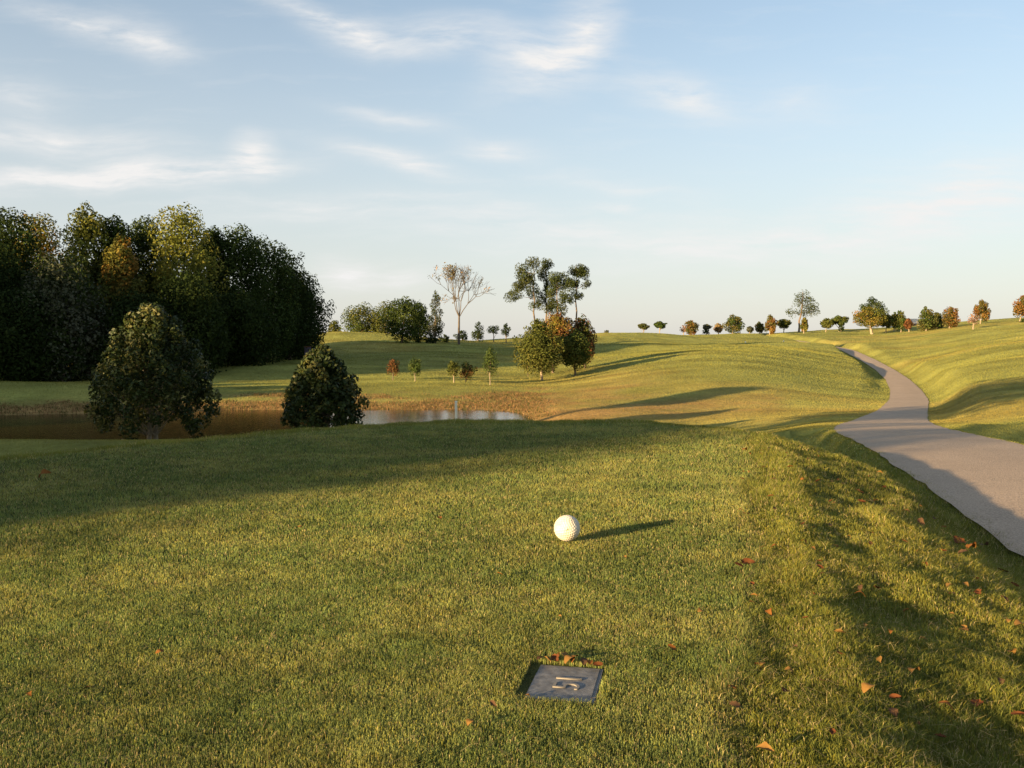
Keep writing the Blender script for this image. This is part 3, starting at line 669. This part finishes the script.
T('shrub', 'low dark bush below the rightmost skyline tree', None, 1022, 236, (1017, 1034, 318, 323), 'dark', 762, 300, .4, 7, cat='shrub')
T('shrub', 'small dark bush below the joined flat green trees', None, 840, 278, (837, 844, 325, 331), 'dark', 763, 250, .4, 7, cat='shrub')

# --- pale house between the trees
def house():
    X = xcol(914, 300); z = float(zrow(330, 300)); r = empty('house', (X, 300, z-.1)); tag(r, 'low pale house with a cream roof half hidden by skyline trees', 'house')
    wall = simple_mat('house_wall', (.12, .10, .09), .9, .2); roof = simple_mat('house_roof', (.62, .54, .42), .8, .15)
    m = MB(); m.box((0, 0, 1.1), (9, 6, 2.2)); m.build('wall', wall, r)
    m = MB(); V = [(-5,-3.4,2.2),(5,-3.4,2.2),(5,3.4,2.2),(-5,3.4,2.2),(-3.2,0,3.9),(3.2,0,3.9)]
    m.add(V+[V[4], V[5]], [(0,1,5,4),(2,3,4,5),(1,2,5,5),(3,0,4,4),(3,2,1,0)])
    me = bpy.data.meshes.new('roof'); me.from_pydata(V, [], [(0,1,5,4),(2,3,4,5),(1,2,5),(3,0,4),(3,2,1,0)]); me.materials.append(roof)
    o = bpy.data.objects.new('roof', me); COL.objects.link(o); o.parent = r
    gl = simple_mat('window_glass', (.05, .06, .07), .15, .1); fr = simple_mat('window_frame_paint', (.6, .56, .5), .6, .1)
    for x in (-2.8, 2.6):
        m = MB(); m.box((x, -3.03, 1.25), (1.3, .05, 1.1)); w = m.build('window', fr, r); m = MB(); m.box((x, -3.07, 1.25), (1.1, .04, .9)); m.build('pane', gl, w)
    m = MB(); m.box((0, -3.04, 1.0), (1, .06, 2.0)); m.build('door', fr, r)
house()

# --- white stake at the pond, small board at the woods
def stake():
    X, Y = xcol(456, 24), 24.0; z = float(height(np.array([X]), np.array([Y]))[0]); top = float(zrow(402, Y))
    m = MB(); H = top-z+.25; m.box((0, 0, H/2-.25), (.065, .065, H)); m.box((0, 0, H-.25+.015), (.085, .085, .03), 0, .5)
    o = m.build('hazard_stake', simple_mat('stake_paint', (.80, .76, .62), .7, .15, 14)); o.location = (X, Y, z)
    tag(o, 'single pale cream stake standing upright in front of the pond', 'stake')
stake()
def board():
    X, Y = xcol(308, 118), 118.0; z = float(height(np.array([X]), np.array([Y]))[0]); r = empty('notice_board', (X, Y, z)); tag(r, 'small dull purple-grey board at the right foot of the woods', 'board')
    m = MB(); m.box((0, 0, 1.2), (.85, .08, 1.1)); m.build('panel', simple_mat('board_paint', (.12, .09, .13), .8, .3, 3), r)
    for s in (-1, 1): m = MB(); m.box((s*.36, .06, .8), (.08, .06, 1.7)); m.build('post', M_bark, r)
    m = MB(); m.box((0, 0, 1.79), (.95, .2, .07)); m.build('top_rail', simple_mat('board_rail', (.22, .09, .06), .8, .2), r)
board()

# --- far tee markers
mw = simple_mat('white_marker_paint', (.8, .8, .76), .5, .05)
def ball_mesh(rad, dim):
    import bmesh
    bm = bmesh.new(); bmesh.ops.create_icosphere(bm, subdivisions=7 if dim else 3, radius=rad)
    me = bpy.data.meshes.new('ball'); bm.to_mesh(me); bm.free()
    for p in me.polygons: p.use_smooth = True
    if dim:
        n = len(me.vertices); V = np.empty(n*3, np.float32); me.vertices.foreach_get('co', V); V = V.reshape(-1, 3); D = V/rad
        K = 336; i = np.arange(K)+.5; ph_ = np.arccos(1-2*i/K); th = math.pi*(1+5**.5)*i
        Cc = np.c_[np.cos(th)*np.sin(ph_), np.sin(th)*np.sin(ph_), np.cos(ph_)].astype(np.float32)
        best = np.concatenate([(D[k:k+8000]@Cc.T).max(1) for k in range(0, n, 8000)]); ang = np.arccos(np.clip(best, -1, 1))
        dep = .030*np.clip(1-(ang/.092)**2, 0, 1)
        V = V*(1-dep[:, None]); me.vertices.foreach_set('co', V.ravel()); me.update()
    return me
for u, row, lab in ((745, 343.5, 'tiny white tee marker on the far tee, left one of two'), (783, 343.5, 'tiny white tee marker on the far tee, right one of two')):
    Y = 190.; X = xcol(u, Y); me = ball_mesh(.16, False); me.materials.append(mw); o = bpy.data.objects.new('tee_marker', me); COL.objects.link(o)
    o.location = (X, Y, float(height(np.array([X]), np.array([Y]))[0])+.2); tag(o, lab, 'tee marker', 'white markers on the far tee')

# --- the big ball tee marker
def tee_ball():
    m, nt, out = new_mat('ball_paint'); L = nt.links.new
    b = N(nt, 'ShaderNodeBsdfPrincipled'); b.inputs['Roughness'].default_value = .45; tc = N(nt, 'ShaderNodeTexCoord')
    b.inputs['Specular IOR Level'].default_value = .35
    nz = N(nt, 'ShaderNodeTexNoise'); nz.inputs['Scale'].default_value = 22; nz.inputs['Detail'].default_value = 6; L(tc.outputs['Object'], nz.inputs['Vector'])
    cr = N(nt, 'ShaderNodeValToRGB'); cr.color_ramp.elements[0].position = .3; cr.color_ramp.elements[0].color = (.44, .40, .31, 1); cr.color_ramp.elements[1].position = .55; cr.color_ramp.elements[1].color = (.56, .53, .45, 1)
    L(nz.outputs['Fac'], cr.inputs[0])
    L(cr.outputs[0], b.inputs['Base Color']); L(b.outputs[0], out.inputs[0])
    me = ball_mesh(.0735, True); me.materials.append(m); o = bpy.data.objects.new('tee_marker_ball', me); COL.objects.link(o)
    o.location = (BALL[0], BALL[1], .0735-.003); o.rotation_euler = (.3, .5, .2)
    root = o; tag(o, 'large white dimpled golf ball tee marker resting on the mown tee', 'tee marker')
    # small faded green emblem printed on the side that faces the photographer
    g = MB(); R0 = .0739
    d0 = np.array([.0, -1, .10]); d0 /= np.linalg.norm(d0); rt = np.cross(d0, [0, 0, 1]); rt /= np.linalg.norm(rt); up = np.cross(rt, d0)
    def patch_(pts):
        V = [(d0+rt*a*1.4+up*b_*1.4)/np.linalg.norm(d0+rt*a*1.4+up*b_*1.4)*R0 for a, b_ in pts]; g.add(V, [tuple(range(4))])
    patch_([(-.05,.02),(.03,.02),(.03,.05),(-.05,.05)]); patch_([(-.01,-.06),(.02,-.06),(.02,.02),(-.01,.02)]); patch_([(.03,-.02),(.09,-.05),(.10,-.03),(.04,.01)])
    e = g.build('printed_emblem', simple_mat('emblem_ink', (.07, .12, .07), .6, .1)); e.parent = root; e.rotation_euler = (0, 0, 0)
    import mathutils
    e.matrix_parent_inverse = mathutils.Euler((.3, .5, .2)).to_matrix().to_4x4().inverted()
tee_ball()

# --- plate set into the turf, reading 51
def plate():
    rz = math.atan2(ax[1], ax[0]); r = empty('yardage_plate', (pcen[0], pcen[1], float(height(pcen[:1], pcen[1:])[0])-.011), rz); tag(r, 'weathered slate grey marker plate sunk in the turf, raised numerals on it', 'marker plate')
    m, nt, out = new_mat('slate'); L = nt.links.new
    b = N(nt, 'ShaderNodeBsdfPrincipled'); b.inputs['Roughness'].default_value = .7; tc = N(nt, 'ShaderNodeTexCoord'); n1 = N(nt, 'ShaderNodeTexNoise'); n1.inputs['Scale'].default_value = 30; n1.inputs['Detail'].default_value = 8
    L(tc.outputs['Object'], n1.inputs['Vector']); cr = N(nt, 'ShaderNodeValToRGB'); cr.color_ramp.elements[0].position = .35; cr.color_ramp.elements[0].color = (.09, .09, .09, 1); cr.color_ramp.elements[1].position = .7; cr.color_ramp.elements[1].color = (.18, .18, .18, 1)
    L(n1.outputs['Fac'], cr.inputs[0]); L(cr.outputs[0], b.inputs['Base Color']); bp = N(nt, 'ShaderNodeBump'); bp.inputs['Distance'].default_value = .002; L(n1.outputs['Fac'], bp.inputs['Height']); L(bp.outputs[0], b.inputs['Normal']); L(b.outputs[0], out.inputs[0])
    import bmesh
    bm = bmesh.new(); bmesh.ops.create_cube(bm, size=1)
    for v in bm.verts: v.co.x *= pw; v.co.y *= ph; v.co.z = v.co.z*.03-.015
    bmesh.ops.bevel(bm, geom=bm.edges[:], offset=.003, segments=2, affect='EDGES'); me = bpy.data.meshes.new('slab'); bm.to_mesh(me); bm.free(); me.materials.append(m)
    o = bpy.data.objects.new('slab', me); COL.objects.link(o); o.parent = r
    # narrow chipped rim on the right
    q = MB(); q.box((pw/2-.016, 0, .0012), (.004, ph*.94, .0024)); q.build('rim', m, r)
    cu = bpy.data.curves.new('numerals', 'FONT'); cu.body = '51'; cu.size = .128; cu.extrude = .0016; cu.bevel_depth = .0006; cu.offset = -.0016; cu.align_x = 'CENTER'; cu.align_y = 'CENTER'
    t = bpy.data.objects.new('t', cu); COL.objects.link(t); bpy.context.view_layer.update()
    me = bpy.data.meshes.new_from_object(t.evaluated_get(bpy.context.evaluated_depsgraph_get())); bpy.data.objects.remove(t)
    me.name = 'numerals'; me.materials.clear(); me.materials.append(simple_mat('worn_numeral', (.20, .185, .16), .8, .3, 40))
    o = bpy.data.objects.new('numerals', me); COL.objects.link(o); o.parent = r; o.rotation_euler = (0, 0, math.pi/2); o.location = (.012, .0, .0022)
plate()

# --- fallen leaves
def leaf_mesh(seed):
    g = np.random.default_rng(seed); n = 9; V = []; L = 1.0
    curl = g.uniform(.15, .6); w = g.uniform(.24, .40); bend = g.uniform(-.25, .35)
    for i in range(n):
        t = i/(n-1); ww = w*math.sin(math.pi*min(max(t*.94+.03, 0), 1))**.8*(1+.15*g.normal())
        cz = bend*math.sin(math.pi*t)
        for s in (-1, -.5, 0, .5, 1):
            V.append((t-.5, s*ww+.06*math.sin(t*5), cz+curl*(s*s)*ww+.02*g.normal()))
    Fc = [(i*5+j, i*5+j+1, (i+1)*5+j+1, (i+1)*5+j) for i in range(n-1) for j in range(4)]
    me = mesh_np('dry_leaf', V, Fc, None, True, None, None, link=False).data; return me
lm = []
for k, c in enumerate([(.17, .070, .016), (.11, .040, .014), (.20, .11, .03), (.09, .05, .025)]):
    m = simple_mat('dry_leaf_%s' % 'abcd'[k], c, .85, .35, 5, 0, .1); nt = m.node_tree
    lm.append(m)
lmesh = []
for k in range(8):
    me = leaf_mesh(900+k); me.materials.append(lm[k % 4]); lmesh.append(me)
def put_leaf(X, Y, size, label, group, lift=.03):
    k = random.randrange(8); o = bpy.data.objects.new('dry_leaf', lmesh[k]); COL.objects.link(o)
    z = float(height(np.array([X]), np.array([Y]))[0]); o.location = (X, Y, z+lift); o.scale = (size, size, size)
    o.rotation_euler = (random.uniform(-.5, .5), random.uniform(-.4, .4), random.uniform(0, 6.28)); tag(o, label, 'leaf', group)
def land(u, row):
    z = 0.
    for _ in range(12):
        X, Y = on_plane(u, row, z); z = float(height(np.array([X]), np.array([Y]))[0])
    return X, Y
LR = [(748,568,17),(739,571,12),(770,620,14),(754,602,10),(775,553,10),(945,716,18),(976,712,20),(940,746,14),(1018,723,16),(765,760,22),(832,742,12),(735,715,14),(895,706,14),(820,573,10),(857,494,9),(862,505,10),(921,526,14),(958,545,20),(935,523,12),(972,553,18),(985,549,16),(963,557,12),(906,516,10),(880,475,8),(884,487,8),(978,598,12),(1004,605,14),(1020,632,16),(1010,628,10),(860,602,14),(840,640,14),(880,668,12),(915,680,16),(868,698,18),(785,700,12),(790,470,7),(818,484,7),(808,462,7),(771,500,8),(775,513,8),(745,453,8),(742,482,7),(741,515,7),(752,590,9),(860,594,10),(830,530,10),(890,640,10),(1003,575,12),(1015,590,10),(943,555,9),(925,570,9),(905,546,8),(952,600,10),(870,548,8),(1000,690,14),(1012,660,12),(795,655,9),(822,690,9),(760,672,10),(805,625,8)]
for u, row, px in LR:
    X, Y = land(u, row); put_leaf(X, Y, px*.85*Y/F, 'curled orange brown dry leaf lying in the rough grass', 'dry leaves on the rough')
for k in range(80):
    Y = random.uniform(2.6, 9.5); p_ = random.uniform(-.05, 2.0)*(.6+.4*random.random()); X = .60+(Y-2.26)*.262+p_/.967
    if float(path_d(np.array([X]), np.array([Y]))[0]) < -PHW-.05: put_leaf(X, Y, random.uniform(.022, .045), 'curled orange brown dry leaf lying in the rough grass', 'dry leaves on the rough', .018)
for u, row, px in [(160,657,9),(88,693,9),(500,577,7),(430,601,7),(672,652,10),(493,709,10),(470,728,9),(440,520,6),(30,700,10),(385,640,6),(215,640,6),(625,560,6),(690,545,6),(700,615,8),(560,620,5),(300,530,5),(515,480,5),(620,495,5)]:
    X, Y = land(u, row); put_leaf(X, Y, px*Y/F, 'small brown dry leaf lying flat on the mown tee', 'dry leaves on the tee', .016)
for u, row, px in [(540,660,12),(555,660,18),(570,662,18),(584,663,16),(548,661,16),(562,659,20),(575,661,16),(598,666,14),(590,664,12),(528,697,8)]:
    X, Y = land(u, row); put_leaf(X, Y, px*.75*Y/F, 'bright orange dry leaf caught against the edge of the marker plate', 'dry leaves round the plate', .006)
X, Y = land(45, 478); put_leaf(X, Y, .13, 'dark brown clump of leaf alone on the shaded part of the tee', None, .02)

# ------------------------------------------------------------------ light
EL = R(8.8); to_sun = (-.764*math.cos(EL), -.645*math.cos(EL), math.sin(EL))
sl = bpy.data.lights.new('sun', 'SUN'); so = bpy.data.objects.new('sun', sl); COL.objects.link(so)
sl.energy = 5.0; sl.angle = R(.5); sl.color = (1, .70, .36)
import mathutils
so.rotation_euler = mathutils.Vector(to_sun).to_track_quat('Z', 'Y').to_euler(); so.location = (0, -20, 40)

w = bpy.data.worlds.new('World'); scene.world = w; w.use_nodes = True; nt = w.node_tree; nt.nodes.clear(); L = nt.links.new
out = nt.nodes.new('ShaderNodeOutputWorld'); bg = nt.nodes.new('ShaderNodeBackground')
skyn = N(nt, 'ShaderNodeTexSky'); skyn.sky_type = 'NISHITA'; skyn.sun_disc = False; skyn.sun_elevation = EL; skyn.sun_rotation = math.atan2(to_sun[0], to_sun[1])
skyn.air_density = 1.0; skyn.dust_density = 1.0; skyn.ozone_density = 1.5
SKY = .078
tc = N(nt, 'ShaderNodeTexCoord'); sep = N(nt, 'ShaderNodeSeparateXYZ'); L(tc.outputs['Generated'], sep.inputs[0])
mxy = N(nt, 'ShaderNodeMath', operation='MAXIMUM'); L(sep.outputs['Y'], mxy.inputs[0]); mxy.inputs[1].default_value = .08
dv1 = N(nt, 'ShaderNodeMath', operation='DIVIDE'); L(sep.outputs['X'], dv1.inputs[0]); L(mxy.outputs[0], dv1.inputs[1])
dv2 = N(nt, 'ShaderNodeMath', operation='DIVIDE'); L(sep.outputs['Z'], dv2.inputs[0]); L(mxy.outputs[0], dv2.inputs[1])
cb = N(nt, 'ShaderNodeCombineXYZ'); L(dv1.outputs[0], cb.inputs[0]); L(dv2.outputs[0], cb.inputs[1])
nz = N(nt, 'ShaderNodeTexNoise'); nz.inputs['Scale'].default_value = 7; nz.inputs['Detail'].default_value = 5; L(cb.outputs[0], nz.inputs['Vector'])
sb = N(nt, 'ShaderNodeVectorMath', operation='SUBTRACT'); L(nz.outputs['Color'], sb.inputs[0]); sb.inputs[1].default_value = (.5, .5, .5)
scl = N(nt, 'ShaderNodeVectorMath', operation='SCALE'); L(sb.outputs[0], scl.inputs[0]); scl.inputs['Scale'].default_value = .035
pv = N(nt, 'ShaderNodeVectorMath', operation='ADD'); L(cb.outputs[0], pv.inputs[0]); L(scl.outputs[0], pv.inputs[1])
wisps = [ # pixel centre, half length, half width, angle (deg, counter-clockwise), strength
 (90,28,95,14,-14,.55),(160,42,60,22,-20,.45),(330,24,90,12,-20,.55),(370,40,70,20,-12,.55),(450,42,60,22,-8,.55),(545,70,75,34,20,.55),(585,35,50,30,62,.65),(520,50,50,22,-20,.35),
 (680,98,75,22,-14,.65),(790,105,50,26,-6,.30),(400,122,90,10,-10,.35),(395,163,85,12,-13,.75),(500,151,52,12,-4,.60),(617,210,34,7,4,.75),
 (60,142,130,14,-2,.75),(90,176,190,16,3,.85),(200,178,120,12,4,.75),(259,160,26,22,-35,1.0),(20,100,60,26,-15,.35),
 (950,205,170,42,12,.75),(700,248,200,26,2,.50),(500,225,170,26,-4,.40),(620,190,120,14,-12,.25),(345,273,34,18,0,.85),(400,276,60,14,0,.45),(300,210,180,14,2,.35),(820,235,120,20,5,.4)]
acc = None
for (u, row, hl, hw, ang, st) in wisps:
    mp = N(nt, 'ShaderNodeMapping'); mp.vector_type = 'TEXTURE'
    mp.inputs['Location'].default_value = ((u-512)/F, (345-row)/F, 0); mp.inputs['Rotation'].default_value = (0, 0, R(ang)); mp.inputs['Scale'].default_value = (1.5*hl/F, 1.7*hw/F, 10)
    gr = N(nt, 'ShaderNodeTexGradient'); gr.gradient_type = 'QUADRATIC_SPHERE'; L(pv.outputs[0], mp.inputs[0]); L(mp.outputs[0], gr.inputs[0])
    ma = N(nt, 'ShaderNodeMath', operation='MULTIPLY_ADD'); L(gr.outputs['Fac'], ma.inputs[0]); ma.inputs[1].default_value = st
    if acc: L(acc, ma.inputs[2])
    else: ma.inputs[2].default_value = 0
    acc = ma.outputs[0]
# streaky cirrus texture
mp = N(nt, 'ShaderNodeMapping'); mp.inputs['Rotation'].default_value = (0, 0, R(10)); mp.inputs['Scale'].default_value = (5, 34, 1); L(pv.outputs[0], mp.inputs[0])
n2 = N(nt, 'ShaderNodeTexNoise'); n2.inputs['Scale'].default_value = 1.6; n2.inputs['Detail'].default_value = 8; n2.inputs['Roughness'].default_value = .62; L(mp.outputs[0], n2.inputs['Vector'])
mpb = N(nt, 'ShaderNodeMapping'); mpb.inputs['Rotation'].default_value = (0, 0, R(24)); mpb.inputs['Scale'].default_value = (5, 22, 1); L(pv.outputs[0], mpb.inputs[0])
n3 = N(nt, 'ShaderNodeTexNoise'); n3.inputs['Scale'].default_value = 2.0; n3.inputs['Detail'].default_value = 9; n3.inputs['Roughness'].default_value = .6; L(mpb.outputs[0], n3.inputs['Vector'])
hb = N(nt, 'ShaderNodeMapRange'); hb.inputs[1].default_value = .2; hb.inputs[2].default_value = .27; L(dv2.outputs[0], hb.inputs[0])
nm = N(nt, 'ShaderNodeMix', data_type='FLOAT'); L(hb.outputs[0], nm.inputs[0]); L(n2.outputs['Fac'], nm.inputs[2]); L(n3.outputs['Fac'], nm.inputs[3])
mr = N(nt, 'ShaderNodeMapRange'); mr.inputs[1].default_value = .32; mr.inputs[2].default_value = .68; mr.inputs[3].default_value = .15; mr.inputs[4].default_value = 2.1; L(nm.outputs[0], mr.inputs[0])
cl = N(nt, 'ShaderNodeMath', operation='MULTIPLY'); L(acc, cl.inputs[0]); L(mr.outputs[0], cl.inputs[1]); cl.use_clamp = True
bs = N(nt, 'ShaderNodeMapRange'); bs.inputs[1].default_value = .52; bs.inputs[2].default_value = .8; bs.inputs[3].default_value = 0; bs.inputs[4].default_value = .14; L(n2.outputs['Fac'], bs.inputs[0])
ad = N(nt, 'ShaderNodeMath', operation='ADD'); L(cl.outputs[0], ad.inputs[0]); L(bs.outputs[0], ad.inputs[1]); ad.use_clamp = True
front = N(nt, 'ShaderNodeMapRange'); front.inputs[1].default_value = .1; front.inputs[2].default_value = .4; L(sep.outputs['Y'], front.inputs[0])
fc = N(nt, 'ShaderNodeMath', operation='MULTIPLY'); L(ad.outputs[0], fc.inputs[0]); L(front.outputs[0], fc.inputs[1])
# pale haze towards the horizon
hz = N(nt, 'ShaderNodeMapRange'); hz.inputs[1].default_value = 0; hz.inputs[2].default_value = .42; hz.inputs[3].default_value = .78; hz.inputs[4].default_value = .20; L(sep.outputs['Z'], hz.inputs[0]); hz.interpolation_type = 'SMOOTHSTEP'
HAZEC = (2.86, 2.86, 2.90, 1); CLOUDC = (3.5, 3.45, 3.4, 1)
m1 = N(nt, 'ShaderNodeMix', data_type='RGBA'); L(hz.outputs[0], m1.inputs[0]); L(skyn.outputs[0], m1.inputs[6]); m1.inputs[7].default_value = HAZEC
m2 = N(nt, 'ShaderNodeMix', data_type='RGBA'); L(fc.outputs[0], m2.inputs[0]); L(m1.outputs[2], m2.inputs[6]); m2.inputs[7].default_value = CLOUDC
L(m2.outputs[2], bg.inputs[0]); bg.inputs[1].default_value = SKY; L(bg.outputs[0], out.inputs[0])

scene.view_settings.view_transform = 'Standard'; scene.view_settings.look = 'None'; scene.view_settings.exposure = 1.72; scene.view_settings.gamma = 1
scene.cycles.max_bounces = 6; scene.cycles.transparent_max_bounces = 8
